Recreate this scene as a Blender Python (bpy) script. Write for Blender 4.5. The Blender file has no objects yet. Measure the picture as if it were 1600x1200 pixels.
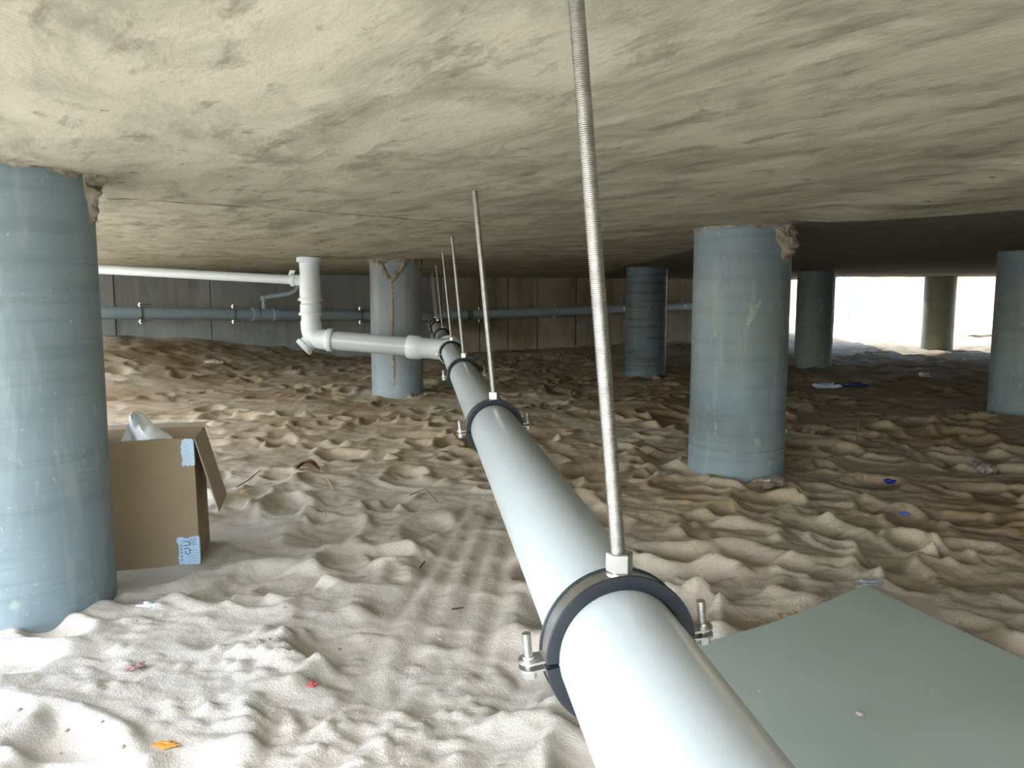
import bpy, math, random
import numpy as np
from mathutils import Vector, Matrix
random.seed(7)
S = bpy.context.scene
COL = S.collection
PI = math.pi

# ------------------------------------------------------------------ camera, sky, sun, exposure
F = 1200.0
PITCH = math.atan(136 / F)
EYE = 0.90            # eye above the sand
ZC = EYE + 0.343      # underside of the slab
cam_d = bpy.data.cameras.new('camera')
cam = bpy.data.objects.new('camera', cam_d)
COL.objects.link(cam)
cam_d.sensor_width = 36
cam_d.lens = F * 36 / 1600
cam_d.clip_start = 0.02
cam.location = (0, 0, EYE)
cam.rotation_euler = (PI / 2 - PITCH, 0, 0)
S.camera = cam

w = bpy.data.worlds.new('sky')
S.world = w
w.use_nodes = True
wn = w.node_tree
for n in list(wn.nodes):
    wn.nodes.remove(n)
sky = wn.nodes.new('ShaderNodeTexSky')
sky.sky_type = 'NISHITA'
sky.sun_disc = False
sky.sun_elevation = math.radians(55)
sky.sun_rotation = math.radians(215)
sky.dust_density = 3.0
bgn = wn.nodes.new('ShaderNodeBackground')
bgn.inputs[1].default_value = 1.8
won = wn.nodes.new('ShaderNodeOutputWorld')
hsv = wn.nodes.new('ShaderNodeHueSaturation')
hsv.inputs['Saturation'].default_value = 1.0
wn.links.new(sky.outputs[0], hsv.inputs['Color'])
wn.links.new(hsv.outputs[0], bgn.inputs[0])
wn.links.new(bgn.outputs[0], won.inputs[0])

sd = bpy.data.lights.new('sun', 'SUN')
sd.energy = 6.5
sd.angle = math.radians(1.5)
sd.color = (0.97, 1.0, 0.99)
sun = bpy.data.objects.new('sun', sd)
COL.objects.link(sun)
sun.rotation_euler = Vector((0.42, -1.1, -1.15)).to_track_quat('-Z', 'Y').to_euler()

S.view_settings.view_transform = 'Standard'
S.view_settings.look = 'None'
S.view_settings.gamma = 1
S.view_settings.use_curve_mapping = False
S.view_settings.exposure = -0.2

# ------------------------------------------------------------------ helpers
CP, SP = math.cos(PITCH), math.sin(PITCH)


def ray(u, v):
    x, y, z = (u - 800) / F, -(v - 600) / F, 1.0       # right, up, forward
    return Vector((x, z * CP + y * SP, -z * SP + y * CP))


def at(u, v, Y):
    r = ray(u, v)
    t = Y / r.y
    return Vector((r.x * t, Y, EYE + r.z * t))


def atz(u, v, z):
    r = ray(u, v)
    t = (z - EYE) / r.z
    return Vector((r.x * t, r.y * t, z))


def srgb(r, g, b):
    f = lambda c: (c / 12.92) if c <= 0.04045 else ((c + 0.055) / 1.055) ** 2.4
    return (f(r / 255), f(g / 255), f(b / 255), 1)


def mesh_obj(name, verts, faces, mat=None, parent=None, smooth=False):
    me = bpy.data.meshes.new(name)
    me.from_pydata([tuple(v) for v in verts], [], faces)
    me.update()
    if smooth:
        me.polygons.foreach_set('use_smooth', [True] * len(me.polygons))
    if mat:
        me.materials.append(mat)
    o = bpy.data.objects.new(name, me)
    COL.objects.link(o)
    if parent:
        o.parent = parent
        o.matrix_parent_inverse = Matrix.Translation(-parent.location) if parent.location.length and False else Matrix()
    return o


def tag(o, label=None, cat=None, group=None, kind=None):
    if label: o['label'] = label
    if cat: o['category'] = cat
    if group: o['group'] = group
    if kind: o['kind'] = kind
    return o


def empty(name, loc, label, cat, group=None):
    o = bpy.data.objects.new(name, None)
    o.empty_display_size = 0.1
    COL.objects.link(o)
    o.location = loc
    tag(o, label, cat, group)
    return o


class MB:
    """collects geometry for one mesh"""
    def __init__(s):
        s.v = []; s.f = []

    def add(s, vs, fs):
        b = len(s.v)
        s.v += [Vector(p) for p in vs]
        s.f += [tuple(i + b for i in f) for f in fs]

    def lathe(s, p0, d, prof, seg=24, cap=True, a0=0, a1=2 * PI):
        """prof: list of (distance along d, radius)"""
        p0 = Vector(p0); d = Vector(d).normalized()
        up = Vector((0, 0, 1)) if abs(d.z) < 0.9 else Vector((0, 1, 0))
        x = d.cross(up).normalized(); y = x.cross(d).normalized()
        full = abs(a1 - a0 - 2 * PI) < 1e-6
        n = seg if full else seg + 1
        vs = []
        for t, r in prof:
            for k in range(n):
                a = a0 + (a1 - a0) * k / seg
                vs.append(p0 + d * t + (x * math.cos(a) + y * math.sin(a)) * r)
        fs = []
        for i in range(len(prof) - 1):
            for k in range(seg):
                k2 = (k + 1) % n
                fs.append((i * n + k, i * n + k2, (i + 1) * n + k2, (i + 1) * n + k))
        if cap and full:
            fs.append(tuple(range(n))[::-1])
            fs.append(tuple((len(prof) - 1) * n + k for k in range(n)))
        s.add(vs, fs)

    def ringband(s, c, d, prof, seg=48, a0=0, a1=2 * PI):
        """closed cross section (t, r) swept round axis d at centre c, from a0 to a1 (0 = right, pi/2 = up)"""
        c = Vector(c); d = Vector(d).normalized()
        x = d.cross(Vector((0, 0, 1))).normalized(); y = x.cross(d).normalized()
        full = abs(a1 - a0 - 2 * PI) < 1e-6
        n = seg if full else seg + 1
        m = len(prof)
        vs = []
        for k in range(n):
            a = a0 + (a1 - a0) * k / seg
            e = x * math.cos(a) + y * math.sin(a)
            for t, r in prof:
                vs.append(c + d * t + e * r)
        fs = []
        for k in range(seg):
            k2 = (k + 1) % n
            for j in range(m):
                j2 = (j + 1) % m
                fs.append((k * m + j, k * m + j2, k2 * m + j2, k2 * m + j))
        if not full:
            fs.append(tuple(range(m)))
            fs.append(tuple((n - 1) * m + j for j in range(m))[::-1])
        s.add(vs, fs)

    def tube(s, pts, r, seg=16, cap=True):
        pts = [Vector(p) for p in pts]
        rs = r if isinstance(r, (list, tuple)) else [r] * len(pts)
        n = len(pts)
        tan = []
        for i in range(n):
            a = pts[max(i - 1, 0)]; b = pts[min(i + 1, n - 1)]
            tan.append((b - a).normalized())
        ref = Vector((0, 0, 1)) if abs(tan[0].z) < 0.9 else Vector((0, 1, 0))
        x = tan[0].cross(ref).normalized()
        vs = []
        for i in range(n):
            x = (x - tan[i] * x.dot(tan[i])).normalized()
            y = tan[i].cross(x)
            for k in range(seg):
                a = 2 * PI * k / seg
                vs.append(pts[i] + (x * math.cos(a) + y * math.sin(a)) * rs[i])
        fs = []
        for i in range(n - 1):
            for k in range(seg):
                k2 = (k + 1) % seg
                fs.append((i * seg + k, i * seg + k2, (i + 1) * seg + k2, (i + 1) * seg + k))
        if cap:
            fs.append(tuple(range(seg))[::-1])
            fs.append(tuple((n - 1) * seg + k for k in range(seg)))
        s.add(vs, fs)

    def box(s, c, ax, ay, az):
        """centre and three half-axis vectors"""
        c, ax, ay, az = map(Vector, (c, ax, ay, az))
        vs = [c + ax * i + ay * j + az * k for i in (-1, 1) for j in (-1, 1) for k in (-1, 1)]
        s.add(vs, [(0, 1, 3, 2), (4, 6, 7, 5), (0, 4, 5, 1), (2, 3, 7, 6), (0, 2, 6, 4), (1, 5, 7, 3)])

    def prism(s, poly, d):
        """extrude polygon (3D points) by vector d"""
        poly = [Vector(p) for p in poly]; d = Vector(d); n = len(poly)
        vs = poly + [p + d for p in poly]
        s.add(vs, [tuple(range(n))[::-1], tuple(range(n, 2 * n))] +
              [(i, (i + 1) % n, n + (i + 1) % n, n + i) for i in range(n)])

    def build(s, name, mat, parent=None, smooth=True, angle=35, bevel=0):
        off = parent_world(parent)
        o = mesh_obj(name, [p - off for p in s.v], s.f, mat, parent, smooth)
        import bmesh
        bm = bmesh.new(); bm.from_mesh(o.data)
        bmesh.ops.recalc_face_normals(bm, faces=bm.faces)
        if smooth:
            for e in bm.edges:
                if len(e.link_faces) == 2 and e.calc_face_angle(0) > math.radians(angle):
                    e.smooth = False
        bm.to_mesh(o.data); bm.free()
        if bevel:
            m = o.modifiers.new('bevel', 'BEVEL'); m.width = bevel; m.segments = 2
        return o


def parent_world(p):
    v = Vector((0, 0, 0))
    while p:
        v = v + p.location; p = p.parent
    return v


def recentre(o):
    """put a lone mesh's origin at its base centre"""
    co = np.array([v.co[:] for v in o.data.vertices])
    c = (co.min(0) + co.max(0)) / 2; c[2] = co[:, 2].min()
    c = Vector([float(q) for q in c])
    o.data.transform(Matrix.Translation(-c)); o.location = o.location + c
    return o


# numpy noise
def _h(ix, iy, seed):
    n = (ix.astype(np.int64) * 374761393 + iy.astype(np.int64) * 668265263 + seed * 1442695041) & 0xFFFFFFFF
    n = ((n ^ (n >> 13)) * 1274126177) & 0xFFFFFFFF
    n = (n ^ (n >> 16)) & 0xFFFFFFFF
    return n / 4294967295.0


def vn(x, y, seed=0):
    ix = np.floor(x); iy = np.floor(y); fx = x - ix; fy = y - iy
    fx = fx * fx * (3 - 2 * fx); fy = fy * fy * (3 - 2 * fy)
    a = _h(ix, iy, seed); b = _h(ix + 1, iy, seed); c = _h(ix, iy + 1, seed); d = _h(ix + 1, iy + 1, seed)
    return (a * (1 - fx) + b * fx) * (1 - fy) + (c * (1 - fx) + d * fx) * fy - 0.5


def fbm(x, y, seed=0, o=4, g=0.5):
    s = 0; a = 1.0
    for k in range(o):
        s = s + a * vn(x * 2 ** k + 17.3 * k, y * 2 ** k - 9.1 * k, seed + k); a *= g
    return s


def sm(e0, e1, x):
    t = np.clip((x - e0) / (e1 - e0), 0, 1)
    return t * t * (3 - 2 * t)


# ------------------------------------------------------------------ materials
class NT:
    def __init__(s, name):
        s.m = bpy.data.materials.new(name); s.m.use_nodes = True
        s.t = s.m.node_tree; s.b = s.t.nodes['Principled BSDF']
        s.tc = s.t.nodes.new('ShaderNodeTexCoord')

    def n(s, typ, **kw):
        n = s.t.nodes.new(typ)
        for k, v in kw.items(): setattr(n, k, v)
        return n

    def l(s, a, b): s.t.links.new(a, b)

    def map(s, scale=(1, 1, 1), rot=(0, 0, 0), loc=(0, 0, 0), src='Object'):
        m = s.n('ShaderNodeMapping')
        m.inputs['Scale'].default_value = scale; m.inputs['Rotation'].default_value = rot
        m.inputs['Location'].default_value = loc
        s.l(s.tc.outputs[src], m.inputs[0]); return m.outputs[0]

    def noise(s, vec, scale, detail=4, rough=0.5, dist=0):
        n = s.n('ShaderNodeTexNoise')
        n.inputs['Scale'].default_value = scale; n.inputs['Detail'].default_value = detail
        n.inputs['Roughness'].default_value = rough; n.inputs['Distortion'].default_value = dist
        s.l(vec, n.inputs['Vector']); return n.outputs[0]

    def ramp(s, fac, stops):
        r = s.n('ShaderNodeValToRGB')
        el = r.color_ramp.elements
        while len(el) < len(stops): el.new(0.5)
        for e, (p, c) in zip(el, stops):
            e.position = p; e.color = c if len(c) == 4 else (*c, 1)
        s.l(fac, r.inputs[0]); return r.outputs[0]

    def g(s, fac, a, b):
        return s.ramp(fac, [(a, (0, 0, 0, 1)), (b, (1, 1, 1, 1))])

    def mix(s, fac, a, b, bt='MIX'):
        n = s.n('ShaderNodeMix', data_type='RGBA', blend_type=bt)
        for sock, v in ((n.inputs[0], fac), (n.inputs[6], a), (n.inputs[7], b)):
            if hasattr(v, 'links') or hasattr(v, 'is_output'): s.l(v, sock)
            else: sock.default_value = v
        return n.outputs[2]

    def math(s, op, a, b=0.0, c=None):
        n = s.n('ShaderNodeMath', operation=op)
        for i, v in enumerate((a, b) if c is None else (a, b, c)):
            if hasattr(v, 'is_output'): s.l(v, n.inputs[i])
            else: n.inputs[i].default_value = v
        return n.outputs[0]

    def bump(s, h, strength=0.3, dist=0.01, prev=None):
        n = s.n('ShaderNodeBump')
        n.inputs['Strength'].default_value = strength; n.inputs['Distance'].default_value = dist
        s.l(h, n.inputs['Height'])
        if prev is not None: s.l(prev, n.inputs['Normal'])
        return n.outputs[0]

    def out(s, col=None, rough=0.5, metal=0, normal=None, spec=None):
        b = s.b
        if col is not None:
            if hasattr(col, 'is_output'): s.l(col, b.inputs['Base Color'])
            else: b.inputs['Base Color'].default_value = col
        if hasattr(rough, 'is_output'): s.l(rough, b.inputs['Roughness'])
        else: b.inputs['Roughness'].default_value = rough
        b.inputs['Metallic'].default_value = metal
        if spec is not None: b.inputs['Specular IOR Level'].default_value = spec
        if normal is not None: s.l(normal, b.inputs['Normal'])
        return s.m


def m_plain(name, col, rough=0.5, metal=0, var=0.12, scale=20, bump=0.0, spec=None):
    t = NT(name); v = t.map()
    n = t.noise(v, scale, 4)
    c = Vector(col[:3])
    cc = t.ramp(n, [(0.3, (*(c * (1 - var)), 1)), (0.7, (*(c * (1 + var)), 1))])
    nm = t.bump(n, bump, 0.004) if bump else None
    return t.out(cc, rough, metal, nm, spec)


def m_sand():
    t = NT('sand'); v = t.map()
    big = t.noise(v, 1.1, 6, 0.6)
    mid = t.noise(v, 9, 5, 0.6)
    fine = t.noise(v, 240, 3, 0.7)
    c = t.ramp(big, [(0.35, srgb(164, 141, 110)), (0.47, srgb(180, 161, 132)), (0.58, srgb(188, 174, 148)), (0.7, srgb(194, 184, 160))])
    c = t.mix(t.math('MULTIPLY', t.g(mid, 0.45, 0.75), 0.2), c, srgb(164, 140, 112))
    c = t.mix(t.math('MULTIPLY', t.g(fine, 0.52, 0.72), 0.22), c, srgb(124, 106, 86))
    # strong daylight painted in: sand colour paled towards the near left open edge
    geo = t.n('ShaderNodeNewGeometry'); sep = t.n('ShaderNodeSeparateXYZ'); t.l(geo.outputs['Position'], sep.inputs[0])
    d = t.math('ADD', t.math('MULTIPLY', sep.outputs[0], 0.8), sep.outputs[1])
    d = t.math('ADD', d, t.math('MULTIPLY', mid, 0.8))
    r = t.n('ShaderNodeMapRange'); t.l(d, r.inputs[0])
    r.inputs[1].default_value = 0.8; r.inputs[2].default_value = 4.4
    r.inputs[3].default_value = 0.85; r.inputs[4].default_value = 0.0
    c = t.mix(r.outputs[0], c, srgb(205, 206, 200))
    out_ = t.n('ShaderNodeMapRange'); t.l(sep.outputs[1], out_.inputs[0])
    out_.inputs[1].default_value = 19.5; out_.inputs[2].default_value = 21.5
    c = t.mix(t.math('MULTIPLY', out_.outputs[0], 0.8), c, srgb(128, 108, 92))
    vo = t.n('ShaderNodeTexVoronoi'); vo.inputs['Scale'].default_value = 26; t.l(v, vo.inputs['Vector'])
    sp = t.math('LESS_THAN', vo.outputs['Distance'], t.math('MULTIPLY', t.g(t.noise(v, 5, 2), 0.5, 0.8), 0.11))
    c = t.mix(t.math('MULTIPLY', sp, 0.8), c, srgb(84, 70, 56))
    nm = t.bump(fine, 0.5, 0.003)
    nm = t.bump(t.noise(v, 30, 6, 0.72), 0.42, 0.012, nm)
    return t.out(c, 0.95, 0, nm, 0.1)


def m_ceiling():
    t = NT('slab_concrete')
    v = t.map((1, 1, 1))
    def aniso(src, sx, sy):
        m_ = t.n('ShaderNodeMapping'); m_.inputs['Scale'].default_value = (sx, sy, 1); t.l(src, m_.inputs[0]); return m_.outputs[0]
    rot = t.map((1, 1, 1), (0, 0, math.radians(57)))
    st = aniso(rot, 0.75, 1.6)
    st2 = aniso(rot, 0.8, 2.3)
    n1 = t.noise(st, 2.8, 8, 0.68, 0.6)
    n2 = t.noise(st2, 5.5, 8, 0.7, 0.3)
    n3 = t.noise(v, 60, 4, 0.6)
    c = t.ramp(n1, [(0.32, srgb(132, 129, 112)), (0.44, srgb(158, 155, 136)), (0.54, srgb(178, 174, 153)), (0.75, srgb(188, 184, 163))])
    c = t.mix(t.math('MULTIPLY', t.g(n2, 0.54, 0.66), 0.75), c, srgb(116, 111, 95))
    c = t.mix(t.math('MULTIPLY', t.g(n3, 0.55, 0.75), 0.22), c, srgb(128, 120, 100))
    # small dark holes
    vo = t.n('ShaderNodeTexVoronoi'); vo.inputs['Scale'].default_value = 3.2
    t.l(t.map((1, 1.6, 1)), vo.inputs['Vector'])
    hole = t.math('LESS_THAN', t.math('ADD', vo.outputs['Distance'], t.math('MULTIPLY', n3, 0.10)), 0.105)
    c = t.mix(t.math('MULTIPLY', hole, 0.75), c, srgb(66, 58, 48))
    # rust-red stains
    rs = t.noise(t.map((0.7, 2.2, 1), loc=(4, 2, 0)), 2.6, 3)
    c = t.mix(t.math('MULTIPLY', t.g(rs, 0.70, 0.78), 0.4), c, srgb(150, 104, 84))
    sep = t.n('ShaderNodeSeparateXYZ'); t.l(t.tc.outputs['Object'], sep.inputs[0])
    # ragged formwork crack
    p0 = Vector((-1.45, 2.67)); p1 = Vector((-0.24, 3.6)); dd = (p1 - p0).normalized(); nn = Vector((-dd.y, dd.x))
    def lin(a, b, c0): return t.math('ADD', t.math('ADD', t.math('MULTIPLY', sep.outputs[0], a), t.math('MULTIPLY', sep.outputs[1], b)), c0)
    d = lin(nn.x, nn.y, -nn.dot(p0))
    d = t.math('ABSOLUTE', t.math('ADD', d, t.math('MULTIPLY', t.math('SUBTRACT', t.noise(v, 9, 4, 0.7), 0.5), 0.03)))
    along = lin(dd.x, dd.y, -dd.dot(p0))
    inr = t.math('MULTIPLY', t.math('GREATER_THAN', along, -1.5), t.math('LESS_THAN', along, 1.6))
    wn_ = t.math('MULTIPLY', t.g(t.noise(v, 7, 3), 0.35, 0.7), 0.018)
    cr = t.math('MULTIPLY', t.math('LESS_THAN', d, t.math('ADD', wn_, 0.0015)), inr)
    c = t.mix(t.math('MULTIPLY', cr, 0.85), c, srgb(48, 42, 36))
    # ceiling colour is mixed darker beyond the ragged ledge
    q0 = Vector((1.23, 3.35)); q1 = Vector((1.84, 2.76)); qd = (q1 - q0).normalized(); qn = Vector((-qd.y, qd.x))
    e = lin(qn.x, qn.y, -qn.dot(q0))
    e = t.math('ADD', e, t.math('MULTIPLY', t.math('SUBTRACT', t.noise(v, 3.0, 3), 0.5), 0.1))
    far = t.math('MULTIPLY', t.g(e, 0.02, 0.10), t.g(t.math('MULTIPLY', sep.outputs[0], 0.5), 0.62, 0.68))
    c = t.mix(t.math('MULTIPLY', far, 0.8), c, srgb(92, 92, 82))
    h = t.math('ADD', t.math('MULTIPLY', n2, 0.6), t.math('MULTIPLY', n3, 0.15))
    nm = t.bump(h, 0.45, 0.015)
    # comb marks by the open edge
    wv = t.n('ShaderNodeTexWave'); wv.inputs['Scale'].default_value = 26; wv.inputs['Distortion'].default_value = 3.5
    wv.inputs['Detail'].default_value = 3; wv.inputs['Detail Scale'].default_value = 1.5
    t.l(t.map((1, 1, 1), (0, 0, 0.15)), wv.inputs['Vector'])
    zone = t.math('MULTIPLY', t.math('SUBTRACT', 1.0, t.g(t.math('ADD', t.math('ADD', sep.outputs[0], t.math('MULTIPLY', sep.outputs[1], 0.4)), 1.0), 0.2, 0.85)),
                  t.math('SUBTRACT', 1.0, t.g(t.math('MULTIPLY', sep.outputs[1], 0.5), 0.6, 0.85)))
    nm = t.bump(t.math('MULTIPLY', wv.outputs['Fac'], zone), 0.45, 0.006, nm)
    return t.out(c, 0.92, 0, nm, 0.15)


def m_column(name, col, band=0.15, mark=0.5, streak=0.0):
    t = NT(name); v = t.map()
    n = t.noise(t.map((1, 1, 0.8)), 3.0, 5, 0.6)
    bands = t.noise(t.map((0.6, 0.6, 9)), 3.0, 4, 0.6, 0.3)
    col = Vector(col[:3])
    c = t.ramp(n, [(0.3, (*(col * 0.80), 1)), (0.6, (*col, 1)), (0.75, (*(col * 1.15), 1))])
    c = t.mix(t.math('MULTIPLY', t.g(bands, 0.5, 0.62), band), c, (*(col * 0.45), 1))
    mk = t.noise(t.map((1, 1, 0.45)), 11, 4, 0.6, 0.4)
    c = t.mix(t.math('MULTIPLY', t.g(mk, 0.64, 0.70), mark), c, srgb(178, 186, 178))
    mk2 = t.noise(t.map((1, 1, 2.5), loc=(3, 1, 0)), 22, 3, 0.6)
    c = t.mix(t.math('MULTIPLY', t.g(mk2, 0.70, 0.74), mark), c, srgb(190, 196, 188))
    sc = t.noise(t.map((1, 1, 0.14), loc=(7, 2, 5)), 16, 5, 0.7)
    c = t.mix(t.math('MULTIPLY', t.g(sc, 0.52, 0.72), mark * 0.7), c, srgb(172, 180, 176))
    sp2 = t.noise(v, 60, 3, 0.6)
    c = t.mix(t.math('MULTIPLY', t.g(sp2, 0.68, 0.72), mark), c, srgb(196, 200, 194))
    if streak:
        s_ = t.noise(t.map((1, 1, 0.08)), 9, 3, 0.5)
        c = t.mix(t.math('MULTIPLY', t.g(s_, 0.5, 0.65), streak), c, srgb(176, 170, 156))
    r = t.ramp(mk, [(0.4, (0.42,) * 3), (0.7, (0.7,) * 3)])
    nm = t.bump(t.math('ADD', t.math('MULTIPLY', mk, 0.5), bands), 0.12, 0.006)
    return t.out(c, r, 0, nm, 0.35)


def m_wall(name, a, b, streak, scol):
    t = NT(name); v = t.map()
    n = t.noise(v, 1.2, 5, 0.6)
    c = t.ramp(n, [(0.35, a), (0.65, b)])
    s_ = t.noise(t.map((1, 1, 0.12)), 3.5, 5, 0.65, 0.2)
    c = t.mix(t.math('MULTIPLY', t.g(s_, 0.48, 0.66), streak), c, scol)
    nm = t.bump(t.noise(v, 14, 5, 0.6), 0.3, 0.02)
    return t.out(c, 0.9, 0, nm, 0.15)


def m_rod():
    return m_plain('zinc_steel', (0.62, 0.62, 0.60), 0.32, 1.0, 0.1, 60)


def m_mortar():
    t = NT('mortar'); v = t.map()
    n = t.noise(v, 22, 5, 0.65)
    c = t.ramp(n, [(0.3, srgb(92, 84, 70)), (0.5, srgb(150, 142, 124)), (0.7, srgb(178, 172, 154))])
    return t.out(c, 0.95, 0, t.bump(n, 0.8, 0.02), 0.1)


SAND = m_sand()
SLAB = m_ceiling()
COLM = m_column('column_concrete', srgb(130, 147, 152), 0.22, 0.5)
COLM_B = m_column('column_streaked', srgb(140, 154, 160), 0.05, 0.35, 0.45)
COLM_D = m_column('column_banded', srgb(112, 130, 140), 0.75, 0.2)
COLM_W = m_column('column_warm', srgb(150, 156, 140), 0.15, 0.3)
WALL_L = m_wall('wall_grey', srgb(150, 156, 156), srgb(176, 182, 182), 0.4, srgb(98, 92, 80))
WALL_R = m_wall('wall_streaked', srgb(138, 132, 118), srgb(168, 162, 148), 0.7, srgb(112, 86, 60))
PVC = m_plain('pvc_grey', srgb(188, 197, 198), 0.27, 0, 0.03, 3)
PVC_W = m_plain('pvc_white', srgb(222, 232, 235), 0.33, 0, 0.03, 4)
PVC_B = m_plain('pvc_blue_grey', srgb(160, 180, 192), 0.35, 0, 0.05, 2)
PVC_C = m_plain('pvc_pale_blue', srgb(164, 186, 212), 0.35, 0, 0.04, 3)
PVC_G = m_plain('coupling_olive', srgb(96, 104, 74), 0.6, 0, 0.1, 10)
STEEL = m_rod()
RUBBER = m_plain('black_rubber', srgb(34, 40, 46), 0.5, 0, 0.1, 40)
MORTAR = m_mortar()
CARD = m_plain('cardboard', srgb(158, 140, 114), 0.85, 0, 0.05, 6, 0.1, 0.1)
CARD_L = m_plain('cardboard_pale', srgb(172, 158, 142), 0.85, 0, 0.05, 6, 0.1, 0.1)


# ------------------------------------------------------------------ sand floor
def axis(lo, hi, flo, fhi, step, grow):
    """fine between flo and fhi, growing outside"""
    c = list(np.arange(flo, fhi, step))
    s_ = step; x = c[-1]
    while x < hi:
        s_ = min(s_ * grow, 0.6); x += s_; c.append(min(x, hi))
    s_ = step; x = c[0]; pre = []
    while x > lo:
        s_ = min(s_ * grow, 0.6); x -= s_; pre.append(max(x, lo))
    return np.array(pre[::-1] + c)


GX = axis(-14, 26, -1.9, 2.4, 0.0115, 1.011)
GY = axis(-12, 45, 1.25, 3.6, 0.0105, 1.0085)
XX, YY = np.meshgrid(GX, GY)          # [iy, ix]


def base_height(x, y):
    h = 0.05 * fbm(x * 0.35, y * 0.35, 3, 3) + 0.05 * fbm(x * 1.1, y * 1.1, 11, 3)
    # bank on the far left
    h = h + 0.42 * sm(-2.6, -5.6, x - 0.12 * (y - 9)) * sm(5.5, 8.0, y)
    # ridge to the right of the far wall foot
    h = h + 0.10 * sm(1.0, 4.0, x) * sm(11.5, 15, y)
    h = h - 0.06 * sm(10, 13, y) * sm(1.5, -1.0, x) * sm(-4.2, -2.6, x)
    # outside: bright slope climbing away
    out = sm(13.6, 20, y) * sm(4.6, 6.5, x)
    h = h + out * 0.45 + sm(20, 32, y) * 2.6
    # heap by the near left
    h = h + 0.10 * np.exp(-(((x + 1.35) / 0.42) ** 2 + ((y - 1.35) / 0.42) ** 2))
    return h


rng = np.random.RandomState(5)
HH = base_height(XX, YY)


def window(cx, cy, R):
    i0, i1 = np.searchsorted(GX, [cx - R, cx + R]); j0, j1 = np.searchsorted(GY, [cy - R, cy + R])
    return slice(j0, j1), slice(i0, i1)


def footprint(cx, cy, ang, L, W, d, tilt=0.0):
    R = L * 1.5
    sl = window(cx, cy, R)
    X = XX[sl] - cx; Y = YY[sl] - cy
    if X.size == 0: return
    c, s_ = math.cos(ang), math.sin(ang)
    a = (X * c + Y * s_) / (L / 2); b = (-X * s_ + Y * c) / (W / 2)
    wob = 0.26 * vn(X * 8 + cx * 31, Y * 8 + cy * 17, 9)
    r = np.sqrt(a * a + (b * (1 + 0.18 * a)) ** 2) + wob
    cur = HH[sl]
    iy = np.argmin(np.abs(GY[sl[0]] - cy)); ix = np.argmin(np.abs(GX[sl[1]] - cx))
    base = cur[iy, ix] * 0.25 + float(base_height(np.array(cx), np.array(cy))) * 0.75
    bowl = base - d * (1 - np.clip(r, 0, 1) ** 2.2) + tilt * a
    w_ = sm(1.1, 0.80, r)
    new = cur * (1 - w_) + bowl * w_
    rim = d * 0.30 * np.exp(-((r - 1.2) / 0.2) ** 2)
    HH[sl] = new + rim * (1 - w_)


NF = 2400
for k in range(NF):
    # density higher where the picture looks
    y = 0.2 + 15.5 * rng.rand() ** 1.15
    x = rng.uniform(-0.85 * y - 2.0, 0.85 * y + 2.0)
    if rng.rand() < (0.22 if (y < 2.4 and x < 0.2) else 0.0): continue
    L = rng.uniform(0.18, 0.42); W = L * rng.uniform(0.48, 0.72)
    ang = rng.normal(2.6 if rng.rand() < 0.6 else 0.9, 0.55)
    d = rng.uniform(0.016, 0.052)
    if y < 2.4 and x < 0.1: d *= 0.75
    footprint(x, y, ang, L, W, d, rng.uniform(-0.012, 0.012))

def blur(h, n=1):
    for _ in range(n):
        p = np.pad(h, 1, mode='edge'); h = (p[:-2, 1:-1] + p[2:, 1:-1] + 2 * h) / 4
        p = np.pad(h, 1, mode='edge'); h = (p[1:-1, :-2] + p[1:-1, 2:] + 2 * h) / 4
    return h


HH = HH - 0.022 * np.abs(fbm(XX * 3.0 + 0.5 * YY, YY * 4.0, 71, 5, 0.6)) - 0.009 * np.abs(fbm(XX * 8, YY * 10, 83, 4, 0.6))
HH = HH - sm(6, 10, YY) * 0.07 * np.abs(fbm(XX * 1.7, YY * 2.2, 91, 4, 0.6))
# raked ruts beneath the pipe
rp0 = np.array([-0.27, 1.3]); rp1 = np.array([-0.08, 3.25]); rd = rp1 - rp0; rl = np.linalg.norm(rd); rd = rd / rl
al = (XX - rp0[0]) * rd[0] + (YY - rp0[1]) * rd[1]
ac = -(XX - rp0[0]) * rd[1] + (YY - rp0[1]) * rd[0] + 0.03 * vn(al * 2.2, al * 0, 4)
spread = 1 + 0.5 * (1 - np.clip(al / rl, 0, 1))
acs = ac / spread
mask = sm(0.16, 0.11, np.abs(acs)) * sm(-0.1, 0.1, al) * sm(rl + 0.1, rl - 0.25, al)
HH = HH * (1 - 0.75 * mask) + 0.75 * mask * (base_height(XX, YY) - 0.02 + 0.006 * np.sin(acs * 2 * PI / 0.07 + 3.5 * vn(al * 2.2, acs * 9, 2)) * (0.7 + vn(al * 4, acs * 12, 6)) + 0.012 * fbm(al * 2.5, acs * 14, 61, 3))
# crumbly clods near the left foreground
for cx, cy, rx, ry, n in ((-0.62, 1.86, 0.16, 0.13, 130), (-0.50, 1.58, 0.22, 0.10, 120), (-0.30, 1.52, 0.22, 0.12, 110), (-1.02, 2.08, 0.10, 0.14, 30), (-0.95, 1.72, 0.15, 0.10, 40), (-0.15, 1.75, 0.13, 0.2, 60)):
    for k in range(n):
        px = rng.normal(cx, rx * 0.55); py = rng.normal(cy, ry * 0.55); r = rng.uniform(0.007, 0.022)
        sl = window(px, py, r * 1.2)
        X = XX[sl] - px; Y = YY[sl] - py
        q = np.clip(1 - (X * X + Y * Y) / (r * r), 0, 1)
        HH[sl] = HH[sl] + 0.34 * r * np.sqrt(q)
near = sm(4.5, 2.0, YY)
HH = HH + 0.0045 * fbm(XX * 9, YY * 9, 21, 3) + 0.0014 * near * fbm(XX * 45, YY * 45, 31, 2)
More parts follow.
